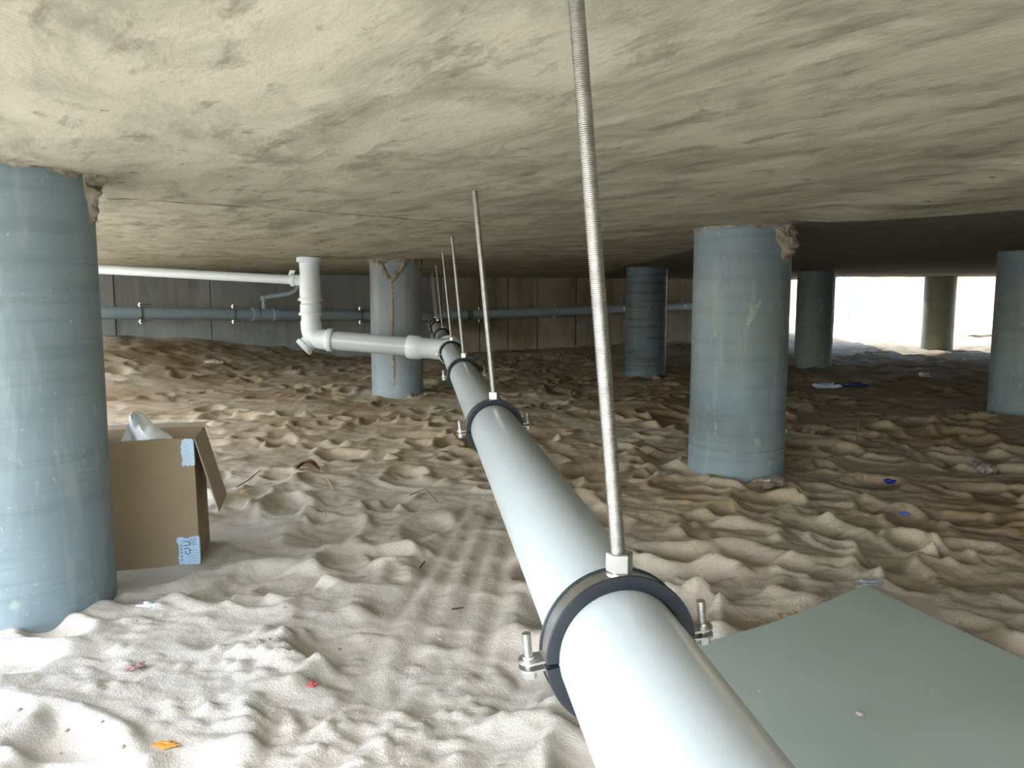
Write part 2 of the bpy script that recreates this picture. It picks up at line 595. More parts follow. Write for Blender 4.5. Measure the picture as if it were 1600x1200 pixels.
# flattened under the board and the box
def flatten(cx, cy, r0, r1, z):
    global HH
    m = sm(r1, r0, np.hypot(XX - cx, YY - cy)); HH = HH * (1 - m) + z * m
for bx_, by_ in ((1.0, 1.9), (0.8, 1.75), (0.6, 1.7), (1.2, 1.5), (0.9, 1.5)):
    m_ = sm(0.36, 0.22, np.hypot(XX - bx_, YY - by_)); HH = HH * (1 - m_) + np.minimum(HH, 0.004) * m_
m_ = sm(0.40, 0.25, np.hypot(XX + 1.28, YY - 2.72)); HH = HH * (1 - m_) + (-0.030 + (HH) * 0.15) * m_


def ground(x, y):
    i = int(np.clip(np.searchsorted(GX, x), 1, len(GX) - 1)); j = int(np.clip(np.searchsorted(GY, y), 1, len(GY) - 1))
    tx = (x - GX[i - 1]) / (GX[i] - GX[i - 1]); ty = (y - GY[j - 1]) / (GY[j] - GY[j - 1])
    return float((HH[j - 1, i - 1] * (1 - tx) + HH[j - 1, i] * tx) * (1 - ty) + (HH[j, i - 1] * (1 - tx) + HH[j, i] * tx) * ty)


def on_ground(u, v):
    z = 0.0
    for _ in range(12):
        p = atz(u, v, z); z = 0.5 * z + 0.5 * ground(p.x, p.y)
    return Vector((p.x, p.y, ground(p.x, p.y)))


def grid_mesh(name, X, Y, H, mat, keep=None, flip=False, extra=None):
    ny, nx = X.shape
    vs = np.stack([X.ravel(), Y.ravel(), H.ravel()], 1)
    j, i = np.meshgrid(np.arange(ny - 1), np.arange(nx - 1), indexing='ij')
    if keep is not None:
        k = keep(0.5 * (X[:-1, :-1] + X[1:, 1:]), 0.5 * (Y[:-1, :-1] + Y[1:, 1:]))
        j = j[k]; i = i[k]
    a = (j * nx + i).ravel()
    f = np.stack([a, a + 1, a + nx + 1, a + nx], 1)
    if flip: f = f[:, ::-1]
    if extra:
        b = len(vs); vs = np.vstack([vs, np.array(extra[0])]); f = np.vstack([f, np.array(extra[1]) + b])
    me = bpy.data.meshes.new(name)
    me.vertices.add(len(vs)); me.vertices.foreach_set('co', vs.astype(np.float32).ravel())
    me.loops.add(f.size); me.loops.foreach_set('vertex_index', f.astype(np.int32).ravel())
    me.polygons.add(len(f))
    me.polygons.foreach_set('loop_start', np.arange(0, f.size, 4, dtype=np.int32))
    me.polygons.foreach_set('use_smooth', np.ones(len(f), dtype=bool))
    me.update(calc_edges=True); me.validate()
    me.materials.append(mat)
    o = bpy.data.objects.new(name, me); COL.objects.link(o)
    return o


tag(grid_mesh('floor', XX, YY, HH, SAND), kind='structure')

# ------------------------------------------------------------------ ceiling slab
CX = axis(-12.0, 9.6, -1.6, 2.6, 0.02, 1.02)
CY = axis(0.25, 16.6, 0.7, 4.2, 0.02, 1.02)
cx_, cy_ = np.meshgrid(CX, CY)
qd = np.array([0.61, -0.59]); qd /= np.linalg.norm(qd); qn = np.array([-qd[1], qd[0]])
e_ = (cx_ - 1.23) * qn[0] + (cy_ - 3.35) * qn[1] + 0.05 * fbm(cx_ * 3, cy_ * 3, 8, 4)
step = 0.032 * sm(0.02, 0.0, e_ - 0.04) * sm(1.15, 1.4, cx_)
c1, s1 = math.cos(math.radians(57)), math.sin(math.radians(57))
cu = cx_ * c1 - cy_ * s1; cv = cx_ * s1 + cy_ * c1
ch = ZC - step + 0.007 * fbm(cu * 1.6, cv * 3.2, 41, 4) + 0.003 * fbm(cx_ * 12, cy_ * 12, 51, 3)
ch -= 0.016 * np.clip(fbm(cu * 1.6, cv * 7.0, 77, 3) - 0.25, 0, 1)


def boxes(bs):
    v = []; f = []
    for x0, x1, y0, y1, z0, z1 in bs:
        b = len(v)
        v += [(x, y, z) for x in (x0, x1) for y in (y0, y1) for z in (z0, z1)]
        f += [tuple(b + q for q in t) for t in ((0, 1, 3, 2), (4, 6, 7, 5), (0, 4, 5, 1), (2, 3, 7, 6), (0, 2, 6, 4), (1, 5, 7, 3))]
    return v, f


def left_edge(y): return -1.95 - 0.58 * (max(y, 0.8) - 0.8)


def trapezoid(y0, y1, x1, z0, z1):
    return [(x, y, z) for k in (0, 1) for y in (y0, y1) for z in (z0, z1) for x in ((x1 if k else left_edge(y)),)]


ev, ef = boxes([(-0.5, 9.6, -2.0, 0.25, ZC - 0.01, ZC + 0.4), (2.6, 9.6, -6, -2.0, ZC - 0.01, ZC + 0.4)])  # unseen slab covers behind the camera, added to block daylight from the rear
for y0, y1, x1 in ((0.25, 0.8, 9.6), (0.8, 13.3, 9.6), (13.3, 16.6, 5.6)):
    b = len(ev); ev += trapezoid(y0, y1, x1, ZC + 0.03, ZC + 0.4)
    ef += [tuple(b + q for q in t) for t in ((0, 1, 3, 2), (4, 6, 7, 5), (0, 4, 5, 1), (2, 3, 7, 6), (0, 2, 6, 4), (1, 5, 7, 3))]
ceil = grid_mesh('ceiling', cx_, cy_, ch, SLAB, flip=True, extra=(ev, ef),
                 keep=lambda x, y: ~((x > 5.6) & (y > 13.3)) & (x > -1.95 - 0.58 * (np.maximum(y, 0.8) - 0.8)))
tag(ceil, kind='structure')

# ------------------------------------------------------------------ walls
def wall(name, p0, p1, thick, mat, joint, z0=-0.6, z1=ZC + 0.05):
    """panelled wall with recessed joints; front face towards the camera side"""
    p0 = Vector((*p0, 0)); p1 = Vector((*p1, 0)); d = (p1 - p0); L = d.length; d.normalize()
    nrm = Vector((-d.y, d.x, 0))     # away from camera for left-to-right walls
    m = MB(); t = 0.0
    rr = random.Random(int(L * 100))
    while t < L - 1e-3:
        w_ = min(joint * rr.uniform(0.8, 1.2), L - t)
        off = rr.uniform(0, 0.018)
        a = p0 + d * (t + 0.008); b = p0 + d * (t + w_ - 0.008)
        m.box((a + b) / 2 + nrm * (off + thick / 2) + Vector((0, 0, (z0 + z1) / 2)), d * ((b - a).length / 2), nrm * (thick / 2), Vector((0, 0, (z1 - z0) / 2)))
        t += w_
    m.box((p0 + p1) / 2 + nrm * (0.05 + thick / 2) + Vector((0, 0, (z0 + z1) / 2)), d * (L / 2), nrm * (thick / 2), Vector((0, 0, (z1 - z0) / 2)))
    o = m.build(name, mat, smooth=False)
    return tag(o, kind='structure')


WC = at(690, 480, 13.5); WL = at(155, 480, 10.1); WR = at(1232, 480, 15.4)
dl = (WC - WL).normalized()
WL2 = WL - dl * 3.6
wall('wall_left', (WL2.x, WL2.y), (WC.x, WC.y), 0.25, WALL_L, 1.25)
wall('wall_back', (WC.x, WC.y), (WR.x, WR.y), 0.25, WALL_R, 0.62)
WALL_D = m_wall('wall_dark', srgb(92, 86, 78), srgb(112, 106, 96), 0.5, srgb(76, 66, 56))  # for the unseen walls added to keep light off the right side
wall('wall_right_blocker', (9.6, 12.6), (9.6, -6), 0.25, WALL_D, 1.5)
wall('wall_rear_blocker', (9.6, -6.0), (2.2, -6.0), 0.25, WALL_D, 1.5)

# ------------------------------------------------------------------ columns
CR = 0.24


def patch(mb, cx, cy, r, a_mid, a_w, z_top, z_len, thick, seed, taper=1.0, na=26, nz=22):
    """lump of mortar clinging to a column"""
    vs = []; fs = []
    for j in range(nz + 1):
        t = j / nz
        wid = a_w * (1 - taper * t ** 1.3) * (1 + 0.5 * float(fbm(np.array(t * 5.0), np.array(seed * 1.7), seed, 3)))
        mid = a_mid + 0.25 * a_w * float(fbm(np.array(t * 3.0), np.array(seed * 2.1), seed + 5, 2))
        for i in range(na + 1):
            s_ = i / na * 2 - 1
            a = mid + wid * s_
            bump = (1 - abs(s_) ** 3) * (1 - t ** 4)
            nse = 0.75 + 1.1 * float(fbm(np.array(a * 9.0), np.array(t * 6.0), seed + 9, 4))
            rr = r - 0.012 + (0.010 + thick * max(nse, 0.1)) * bump
            vs.append((cx + rr * math.cos(a), cy + rr * math.sin(a), z_top - z_len * t))
    for j in range(nz):
        for i in range(na):
            q = j * (na + 1) + i
            fs.append((q, q + 1, q + na + 2, q + na + 1))
    # inner skin so that the lump is solid
    b = len(vs)
    for j in range(nz + 1):
        for i in range(na + 1):
            p = vs[j * (na + 1) + i]
            d = Vector((p[0] - cx, p[1] - cy, 0)).normalized() * (r - 0.03)
            vs.append((cx + d.x, cy + d.y, p[2]))
    for j in range(nz):
        for i in range(na):
            q = b + j * (na + 1) + i
            fs.append((q, q + na + 1, q + na + 2, q + 1))
    mb.add(vs, fs)


def column(x, y, mat, label, group=None, r=CR, seed=1, top=ZC + 0.02, collar=0.012, clen=0.03, sides=64):
    g = ground(x, y)
    n = sides; zs = np.linspace(g - 0.5, top, 40)
    vs = []
    for z in zs:
        for k in range(n):
            a = 2 * PI * k / n
            rr = r + 0.0022 * float(fbm(np.array(a * 2), np.array(z * 3), seed, 3))
            vs.append((rr * math.cos(a), rr * math.sin(a), z - g))
    fs = [(i * n + k, i * n + (k + 1) % n, (i + 1) * n + (k + 1) % n, (i + 1) * n + k) for i in range(len(zs) - 1) for k in range(n)]
    fs.append(tuple(range(n))[::-1]); fs.append(tuple((len(zs) - 1) * n + k for k in range(n)))
    o = mesh_obj('concrete_column', vs, fs, mat, None, True)
    o.location = (x, y, g)
    tag(o, label, 'column', group)
    if collar:
        m = MB(); vs = []; N = 120
        for k in range(N):
            a = 2 * PI * k / N
            f = float(fbm(np.array(math.cos(a) * 4), np.array(math.sin(a) * 4), seed + 3, 4))
            f2 = float(fbm(np.array(math.cos(a) * 9), np.array(math.sin(a) * 9), seed + 8, 3))
            ln = max(clen * (1 + 1.6 * f), 0.008)
            r1 = r + collar * (1.4 + 2.2 * f2)
            for rr, z in ((r - 0.02, top), (r1 + 0.012, top), (r1, top - ln * 0.55), (r - 0.002, top - 0.02 - ln), (r - 0.02, top - 0.02 - ln)):
                vs.append((x + rr * math.cos(a), y + rr * math.sin(a), z))
        fs = [(k * 5 + j, k * 5 + j + 1, ((k + 1) % N) * 5 + j + 1, ((k + 1) % N) * 5 + j) for k in range(N) for j in range(4)]
        m.add(vs, fs)
        c = m.build('mortar_collar', MORTAR, o)
    return o


def face_angle(x, y): return math.atan2(-y, -x)      # direction from the column towards the camera


def put(u, Y):
    p = at(u, 470, Y); return p.x, p.y


A = (-1.445, 2.2); B = put(619, 7.25); Cc = put(1157, 3.95); D = put(1010, 9.15); E = put(1274, 10.4); Fc = put(1468, 12.9); G = (3.965, 5.9)
colA = column(*A, COLM, 'large grey concrete column at the left edge beside the cardboard box', r=0.24, seed=11, collar=0.005, clen=0.012)
m = MB(); fa = face_angle(*A)
patch(m, *A, 0.24, fa + 1.18, 0.17, ZC, 0.15, 0.035, 3, 0.8)
m.build('mortar_lump', MORTAR, colA)
colB = column(*B, COLM_B, 'pale column with mortar runs standing behind the branch pipe', seed=12, clen=0.035)
fb = face_angle(*B)
m = MB()
for s_ in (-1, 1):
    pts = []
    for k in range(12):
        t = k / 11; a = fb - 0.15 + s_ * (0.52 - 0.46 * t); rr = CR + 0.004
        pts.append((B[0] + rr * math.cos(a), B[1] + rr * math.sin(a), ZC - 0.02 - 0.17 * t + 0.008 * math.sin(9 * t + s_)))
    m.tube(pts, [0.026 - 0.008 * k / 11 for k in range(12)], 8)
a = fb - 0.15
m.tube([(B[0] + (CR + 0.003) * math.cos(a + 0.1 * q), B[1] + (CR + 0.003) * math.sin(a + 0.1 * q), ZC - 0.19 + 0.02 * abs(q)) for q in (-1.6, -0.8, 0, 0.8, 1.6)], 0.018, 8)
m.build('mortar_run', MORTAR, colB)
m = MB(); m.tube([(B[0] + (CR - 0.006) * math.cos(a + 0.02 * math.sin(9 * q)), B[1] + (CR - 0.006) * math.sin(a + 0.02 * math.sin(9 * q)), ZC - 0.2 - 0.95 * q) for q in np.linspace(0, 1, 16)], [0.013 - 0.004 * math.sin(14 * q) for q in np.linspace(0, 1, 16)], 8)
m.build('mortar_run', MORTAR, colB)
m = MB(); patch(m, *B, CR, fb + 1.2, 0.22, ZC, 0.16, 0.02, 14, 0.7); m.build('mortar_lump', MORTAR, colB)
colC = column(*Cc, COLM, 'tall grey column right of the nearest threaded rod, crusted with mortar on top', seed=13, collar=0.008, clen=0.016)
m = MB(); fc_ = face_angle(*Cc)
patch(m, *Cc, CR, fc_ + 1.02, 0.36, ZC, 0.19, 0.05, 6, 0.75)
m.build('mortar_lump', MORTAR, colC)
m = MB()
m.lathe((Cc[0], Cc[1], 0.30 - 0.16), (0, 0, 1), [(0, CR - 0.01), (0.001, CR + 0.0028), (0.003, CR + 0.0028), (0.005, CR - 0.01)], 64, cap=False)
m.build('formwork_seam', MORTAR, colC)
column(*D, COLM_D, 'distant blue-grey column with dark horizontal bands in front of the back wall', seed=14, collar=0.008, clen=0.012)
column(*E, COLM, 'dark column at the left side of the bright opening', seed=15, collar=0.006, clen=0.01)
column(*Fc, COLM_W, 'farthest column under the slab standing in the middle of the bright opening', seed=16, collar=0.006, clen=0.01)
column(*G, COLM, 'dark blue-grey column cut off by the right edge of the picture', seed=17, collar=0.006, clen=0.01)
H_ = put(1312, 17.0)
column(*H_, COLM, 'sunlit pale column outside beyond the slab, half hidden by the dark column', seed=18, collar=0, top=2.6)

# ------------------------------------------------------------------ main pipe and hangers
PR = 0.08
vp = ray(656, 464); PD = Vector((vp.x, vp.y, 0)).normalized()       # direction of the pipe
PX = Vector((PD.y, -PD.x, 0))                                       # to its right


def fit_axis():
    """axis offset (right, below the eye) from the two silhouette lines of the pipe in the photograph"""
    nl = ray(840, 975).cross(ray(782, 820)); nr = ray(1250, 1190).cross(ray(1180, 1102))
    def direc(n):
        r1 = n.cross(PD).normalized()       # direction in the cross-section plane within the tangent plane
        if r1.z > 0: r1 = -r1
        return math.atan2(r1.dot(PX), -r1.z)
    a, b = direc(nl), direc(nr)
    mid, half = (a + b) / 2, abs(b - a) / 2
    dist = PR / math.sin(half)
    return dist * math.sin(mid), dist * math.cos(mid)


AX, AB = fit_axis()
print('PIPE axis right', AX, 'below', AB)
P0 = Vector((0, 0, EYE - AB)) + PX * AX


def axis_at_px(v, up):
    """distance along the pipe where a point 'up' above the axis shows at picture row v"""
    lo, hi = 0.2, 30.0
    for _ in range(60):
        t = (lo + hi) / 2
        p = P0 + PD * t + Vector((0, 0, up)) - Vector((0, 0, EYE))
        fwd = p.y * CP - p.z * SP; upc = p.y * SP + p.z * CP
        row = 600 - F * upc / fwd
        if row > v: lo = t
        else: hi = t
    return lo


END = axis_at_px(502, 0)
END = min(END, 13.0)
TEE = axis_at_px(547, 0)
print('tee', TEE, 'end', END)
pipe = empty('drain_pipe', P0 + PD * 0.0 - Vector((0, 0, PR)), 'long straight grey plastic drain pipe running from the foreground to the back', 'pipe')
m = MB()
m.lathe(P0, PD, [(-1.2, PR), (TEE - 0.35, PR)], 64)
m.build('pipe_body', PVC, pipe)
m = MB()
m.lathe(P0, PD, [(TEE + 0.3, PR), (END, PR)], 48)
m.build('pipe_body', PVC, pipe)

# tee fitting
m = MB()
m.lathe(P0, PD, [(TEE - 0.30, PR + 0.001), (TEE - 0.30, PR + 0.026), (TEE - 0.24, PR + 0.028), (TEE - 0.24, PR + 0.008), (TEE + 0.24, PR + 0.008), (TEE + 0.25, PR + 0.030), (TEE + 0.31, PR + 0.028), (TEE + 0.31, PR + 0.001)], 48, cap=False)
tee = m.build('tee_fitting', PVC_W, pipe)
# junction at the far end
m = MB()
m.lathe(P0, PD, [(END - 0.28, PR), (END - 0.28, PR + 0.018), (END - 0.20, PR + 0.018), (END - 0.19, PR + 0.008), (END + 0.02, PR + 0.008)], 40)
m.build('end_coupling', PVC_W, pipe)

# hanger clamps
nut_rows = [893, 624, 559, 531, 512.5, 501.5, 495.5]
hts = [axis_at_px(v, PR + 0.018) for v in nut_rows]
hts[3] = TEE - 0.345
print('hanger distances', [round(q, 2) for q in hts])
top1 = atz(755, 271, ZC); nb = P0 + PD * hts[1]
lean = (Vector((top1.x, top1.y, 0)) - Vector((nb.x, nb.y, 0)))
lean = PX * lean.dot(PX)
print('lean', lean)


def make_hanger(t):
    o = P0 + PD * t
    root = empty('pipe_hanger', (o.x, o.y, o.z + PR + 0.012), 'x', 'pipe hanger', 'hangers along the main drain pipe')
    RM = Matrix.Translation(o) @ Matrix.Rotation(math.radians(6), 4, 'Z') @ Matrix.Rotation(math.radians(-5), 4, PD) @ Matrix.Translation(-o)
    def turned(m): m.v = [RM @ p for p in m.v]
    # rubber lining
    g = 0.07
    R0, R1 = PR + 0.0003, PR + 0.0135
    sec = [(-0.0175, R0), (0.0175, R0), (0.0190, R0 + 0.003), (0.0190, R1 + 0.004), (0.0165, R1 + 0.0052), (0.0135, R1 + 0.004), (0.0130, R1),
           (-0.0130, R1), (-0.0135, R1 + 0.004), (-0.0165, R1 + 0.0052), (-0.0190, R1 + 0.004), (-0.0190, R0 + 0.003)]
    m = MB(); m.ringband(o, PD, sec, 36, 0.035, PI - 0.035); m.ringband(o, PD, sec, 36, PI + 0.035, 2 * PI - 0.035)
    turned(m); m.build('rubber_lining', RUBBER, root)
    bs = [(-0.0128, R1 - 0.001), (0.0128, R1 - 0.001), (0.0128, R1 + 0.0024), (-0.0128, R1 + 0.0024)]
    for nm, a0, a1, sg in (('upper_band', 0.05, PI - 0.05, 1), ('lower_band', PI + 0.05, 2 * PI - 0.05, -1)):
        m = MB(); m.ringband(o, PD, bs, 40, a0, a1)
        # pressed lugs: rounded plate at each side
        for side in (-1, 1):
            zc = o.z + sg * 0.0048
            base = o + PX * side * (R1 - 0.001)
            N = 10; poly = []
            for s_, c_ in ((-1, 0), (1, 0)):
                poly.append(Vector((base.x, base.y, zc)) + PD * s_ * 0.0128)
            ctr = o + PX * side * (R1 + 0.022)
            for k in range(N + 1):
                a = -PI / 2 + PI * k / N
                poly.append(Vector((ctr.x, ctr.y, zc)) + PX * side * 0.014 * math.cos(a) - PD * 0.0148 * math.sin(a))
            m.prism([p - Vector((0, 0, 0.0014)) for p in poly], (0, 0, 0.0028))
            # bent root of the lug
            rt = o + PX * side * (R1 + 0.002)
            m.box(Vector((rt.x, rt.y, o.z + sg * 0.0075)), PX * side * 0.0035 + Vector((0, 0, -sg * 0.003)), PD * 0.0125, Vector((0, 0, sg * 0.0016)))
        turned(m); m.build(nm, STEEL, root)
    for side in (-1, 1):
        c = o + PX * side * (R1 + 0.023)
        m = MB()
        prof = []; z = -0.012
        while z < 0.040:
            prof += [(z, 0.0046), (z + 0.0012, 0.0058)]; z += 0.0024
        m.lathe(c, (0, 0, 1), prof, 12)
        m.lathe(c + Vector((0, 0, -0.0175)), (0, 0, 1), [(0, 0.009), (0.006, 0.0095), (0.011, 0.0095)], 6)
        m.lathe(c + Vector((0, 0, 0.0062)), (0, 0, 1), [(0, 0.0112), (0.0012, 0.0112)], 16)
        m.lathe(c + Vector((0, 0, 0.0068)), (0, 0, 1), [(0, 0.0082), (0.004, 0.0078), (0.0045, 0.004)], 12)
        turned(m); m.build('bolt', STEEL, root)
    # nut boss on top
    tz = o + Vector((0, 0, R1 + 0.0024))
    m = MB()
    m.lathe(tz - Vector((0, 0, 0.001)), (0, 0, 1), [(0, 0.0170), (0.003, 0.0160), (0.004, 0.015)], 24)
    m.lathe(tz + Vector((0, 0, 0.003)), (0, 0, 1), [(0, 0.0150), (0.0014, 0.0168), (0.0236, 0.0168), (0.025, 0.0150), (0.025, 0.009)], 6)
    m.build('hex_nut', STEEL, root, angle=25)
    # threaded rod
    b = tz + Vector((0, 0, 0.006)); tp = Vector((o.x, o.y, ZC + 0.012)) + lean
    L = (tp - b).length
    prof = []; z = 0.0; p = 0.0024
    while z < L:
        prof += [(z, 0.0080), (z + 0.45 * p, 0.0096), (z + 0.62 * p, 0.0096)]; z += p
    m = MB(); m.lathe(b, tp - b, prof, 14)
    m.build('threaded_rod', STEEL, root)
    return root


def copy_tree(o, parent=None):
    c = o.copy(); COL.objects.link(c); c.parent = parent
    for ch in [q for q in bpy.data.objects if q.parent == o]:
        copy_tree(ch, c)
    return c


hl = ['nearest pipe hanger with steel clamp and long threaded rod in the foreground',
      'second pipe hanger from the camera, black rubber clamp on a threaded rod',
      'third pipe hanger from the camera, between the second one and the white tee',
      'pipe hanger clamped directly in front of the white tee fitting',
      'first pipe hanger just beyond the white tee fitting',
      'second pipe hanger beyond the white tee fitting, small and dark',
      'farthest pipe hanger next to the back wall pipe']
h0 = make_hanger(hts[0]); h0['label'] = hl[0]
for k in range(1, len(hts)):
    if hts[k] > END - 0.4: hts[k] = END - 0.45
    c = copy_tree(h0)
    c.location = h0.location + PD * (hts[k] - hts[0])
    c['label'] = hl[k]

# ------------------------------------------------------------------ branch pipe with elbow and riser
TJ = P0 + PD * TEE
YB = 6.55
EL = at(489, 529, YB)                                    # elbow centre
bd = (TJ - EL).normalized()
br = empty('branch_pipe', (EL.x, EL.y, EL.z - 0.12), 'white branch pipe with elbow and riser joining the main pipe from the left', 'pipe')
LB = (TJ - EL).length
m = MB(); m.lathe(EL, bd, [(0.16, PR), (LB - 0.30, PR)], 40); m.build('pipe_body', PVC, br)
m = MB()
m.lathe(EL, bd, [(LB - 0.36, PR + 0.001), (LB - 0.36, PR + 0.016), (LB - 0.34, PR + 0.020), (LB - 0.25, PR + 0.020), (LB - 0.23, PR + 0.008), (LB - 0.02, PR + 0.008)], 40)
m.build('tee_socket', PVC_W, br)
RT = Vector((EL.x - 0.012, EL.y, ZC + 0.01))
rd_ = Vector((0, 0, 1)); EV = Vector((RT.x, RT.y, EL.z))
pts = [EV + Vector((0, 0, 0.15)), EV + Vector((0, 0, 0.11))]
for k in range(1, 8):
    t = k / 8
    a = EV + Vector((0, 0, 0.10)); c = EV; b = EL + bd * 0.10
    pts.append(a * (1 - t) ** 2 + c * 2 * t * (1 - t) + b * t * t)
pts += [EL + bd * 0.11, EL + bd * 0.16]
m = MB(); m.tube(pts, PR + 0.007, 36); el = m.build('elbow', PVC_W, br, angle=60)
m = MB(); m.lathe(EL, bd, [(0.13, PR + 0.001), (0.13, PR + 0.014), (0.14, PR + 0.019), (0.175, PR + 0.019), (0.185, PR + 0.012), (0.185, PR + 0.001)], 40, cap=False); m.build('socket_ring', PVC_W, br)
cd = Vector((-0.62, -0.25, -0.62)).normalized()
m = MB(); m.lathe(EL + cd * 0.0, cd, [(0, PR - 0.01), (0.085, PR - 0.01), (0.085, PR + 0.002), (0.115, PR + 0.002), (0.12, PR - 0.008)], 36); m.build('cleanout_cap', PVC_W, br)
zr = lambda v: at(489, v, YB).z
m = MB(); m.lathe((EV.x, EV.y, EL.z + 0.12), rd_, [(0, PR), (ZC - EL.z - 0.11, PR)], 36); m.build('riser', PVC_W, br)
for v, w_ in ((490.5, 0.018), (468, 0.020)):
    z = zr(v)
    m = MB(); m.lathe((EV.x, EV.y, z - 0.012), rd_, [(0, PR), (0, PR + w_), (0.006, PR + w_ + 0.002), (0.018, PR + w_ + 0.002), (0.024, PR + w_), (0.024, PR + 0.008), (0.09, PR + 0.008), (0.10, PR)], 36, cap=False)
    m.build('socket_ring', PVC_W, br)
m = MB(); z = zr(455)
m.lathe((EV.x, EV.y, z), rd_, [(0, PR), (0.01, PR + 0.008), (0.15, PR + 0.002), (0.21, PR + 0.004), (ZC - z - 0.055, PR + 0.005), (ZC - z - 0.05, PR + 0.026), (ZC - z - 0.012, PR + 0.026), (ZC - z - 0.008, PR + 0.01)], 36, cap=False)
m.build('riser_collar', PVC_W, br)

# thin waste pipe coming from behind the left column
q1 = at(462, 437.5, YB + 0.02); q0 = at(150, 420.5, YB - 0.1); dq = (q0 - q1).normalized()
wp = empty('waste_pipe', (q1.x, q1.y, q1.z - 0.05), 'thin white waste pipe sloping from the left column to the riser', 'pipe')
m = MB(); m.lathe(q1 - dq * 0.02, dq, [(0, 0.0375), (4.6, 0.0375)], 28); m.build('pipe_body', PVC_W, wp)
m = MB(); m.lathe(q1 - dq * 0.045, dq, [(0, 0.046), (0.05, 0.046), (0.055, 0.055), (0.085, 0.055), (0.09, 0.04)], 28); m.build('socket_ring', PVC_W, wp)
m = MB(); m.box(q1 + dq * 0.03 + Vector((0, 0, 0.058)), dq * 0.022, Vector((0, 0.012, 0)), Vector((0.008, 0, 0.022))); m.build('clip_tab', PVC_W, wp, bevel=0.003)

# ------------------------------------------------------------------ wall pipes
R2 = 0.078
JN = P0 + PD * (END - 0.02)
L0 = at(150, 488.5, 9.45); L1 = at(575, 493, 12.3); L2 = at(672, 494.5, 13.1)
dL = (L1 - L0).normalized()
Lx = L0 - dL * 2.2
lw = empty('service_pipe', (L1.x, L1.y, L1.z - R2), 'blue-grey pipe along the left wall with a pale blue tee', 'pipe', None)
m = MB(); m.tube([Lx, L0, L1, L2], R2, 32); m.build('pipe_body', PVC_B, lw)


def on_left(u):
    a = (u - 800) / F
    # point on L0-L1 whose picture column is u
    lo, hi = -2.0, 8.0
    for _ in range(50):
        t = (lo + hi) / 2; p = L0 + dL * t
        fwd = p.y * CP - (p.z - EYE) * SP
        if p.x / fwd < a: lo = t
        else: hi = t
    return L0 + dL * lo


p1_ = on_left(393); p2_ = on_left(433)
m = MB(); ln = (p2_ - p1_).length
m.lathe(p1_, dL, [(0, R2), (0, R2 + 0.016), (0.08, R2 + 0.016), (0.09, R2 + 0.007), (ln - 0.09, R2 + 0.007), (ln - 0.08, R2 + 0.016), (ln, R2 + 0.016), (ln, R2)], 32, cap=False)
m.build('tee_fitting', PVC_C, lw)
sp = on_left(413)
up1 = Vector((sp.x, sp.y, sp.z + 0.22))
m = MB(); m.tube([sp, Vector((sp.x, sp.y, sp.z + 0.14)), up1, up1 + Vector((0.06, -0.01, 0.03)), at(452, 459, sp.y - 0.3), at(462, 455, sp.y - 0.35), at(466, 448, sp.y - 0.36), at(466, 436, sp.y - 0.36)], 0.032, 18)
m.build('vent_branch', PVC_B, lw, angle=70)
m = MB(); m.lathe(up1 + Vector((0, 0, -0.03)), (0, 0, 1), [(0, 0.033), (0.01, 0.045), (0.07, 0.045), (0.08, 0.02)], 20); m.build('elbow', PVC_B, lw)

R0_ = at(690, 494, 13.0); R1_ = at(1085, 477.5, 14.75); dR = (R1_ - R0_).normalized()
rw = empty('service_pipe', (R0_.x, R0_.y, R0_.z - R2), 'grey pipe along the back wall passing behind the banded column', 'pipe', None)
m = MB(); m.tube([JN + PX * 0.02, R0_, R0_ + dR * 6.6], R2, 32); m.build('pipe_body', PVC_B, rw, angle=80)


def on_right(u):
    lo, hi = -1.0, 7.0
    for _ in range(50):
        t = (lo + hi) / 2; p = R0_ + dR * t
        if p.x / (p.y * CP - (p.z - EYE) * SP) < (u - 800) / F: lo = t
        else: hi = t
    return R0_ + dR * lo


p = on_right(729); m = MB(); m.lathe(p, dR, [(0, R2), (0, R2 + 0.006), (0.10, R2 + 0.006), (0.10, R2)], 28, cap=False); m.build('coupling', PVC_G, rw)
p = on_right(700); m = MB(); m.lathe(p, dR, [(0, R2), (0, R2 + 0.012), (0.22, R2 + 0.012), (0.22, R2)], 28, cap=False); m.build('coupling', PVC_B, rw)


def make_clip(p, d):
    root = empty('pipe_clip', (p.x, p.y, p.z - R2 - 0.05), 'x', 'pipe clip')
    m = MB(); m.ringband(p, d, [(-0.012, R2 - 0.001), (0.012, R2 - 0.001), (0.012, R2 + 0.006), (-0.012, R2 + 0.006)], 28); m.build('band', STEEL, root)
    for s_ in (-1, 1):
        m = MB(); c = p + Vector((0, 0, s_ * (R2 + 0.028)))
        m.lathe(c + Vector((0, -0.03, 0)), (0, 1, 0), [(0, 0.010), (0.012, 0.012), (0.03, 0.012)], 10)
        m.box(c, (0.008, 0, 0), (0, 0.010, 0), (0, 0, 0.026))
        m.lathe(c + Vector((0, 0.01, 0)), (0, 1, 0), [(0, 0.007), (0.30, 0.007)], 8)
        m.build('bolt', STEEL, root)
    return root


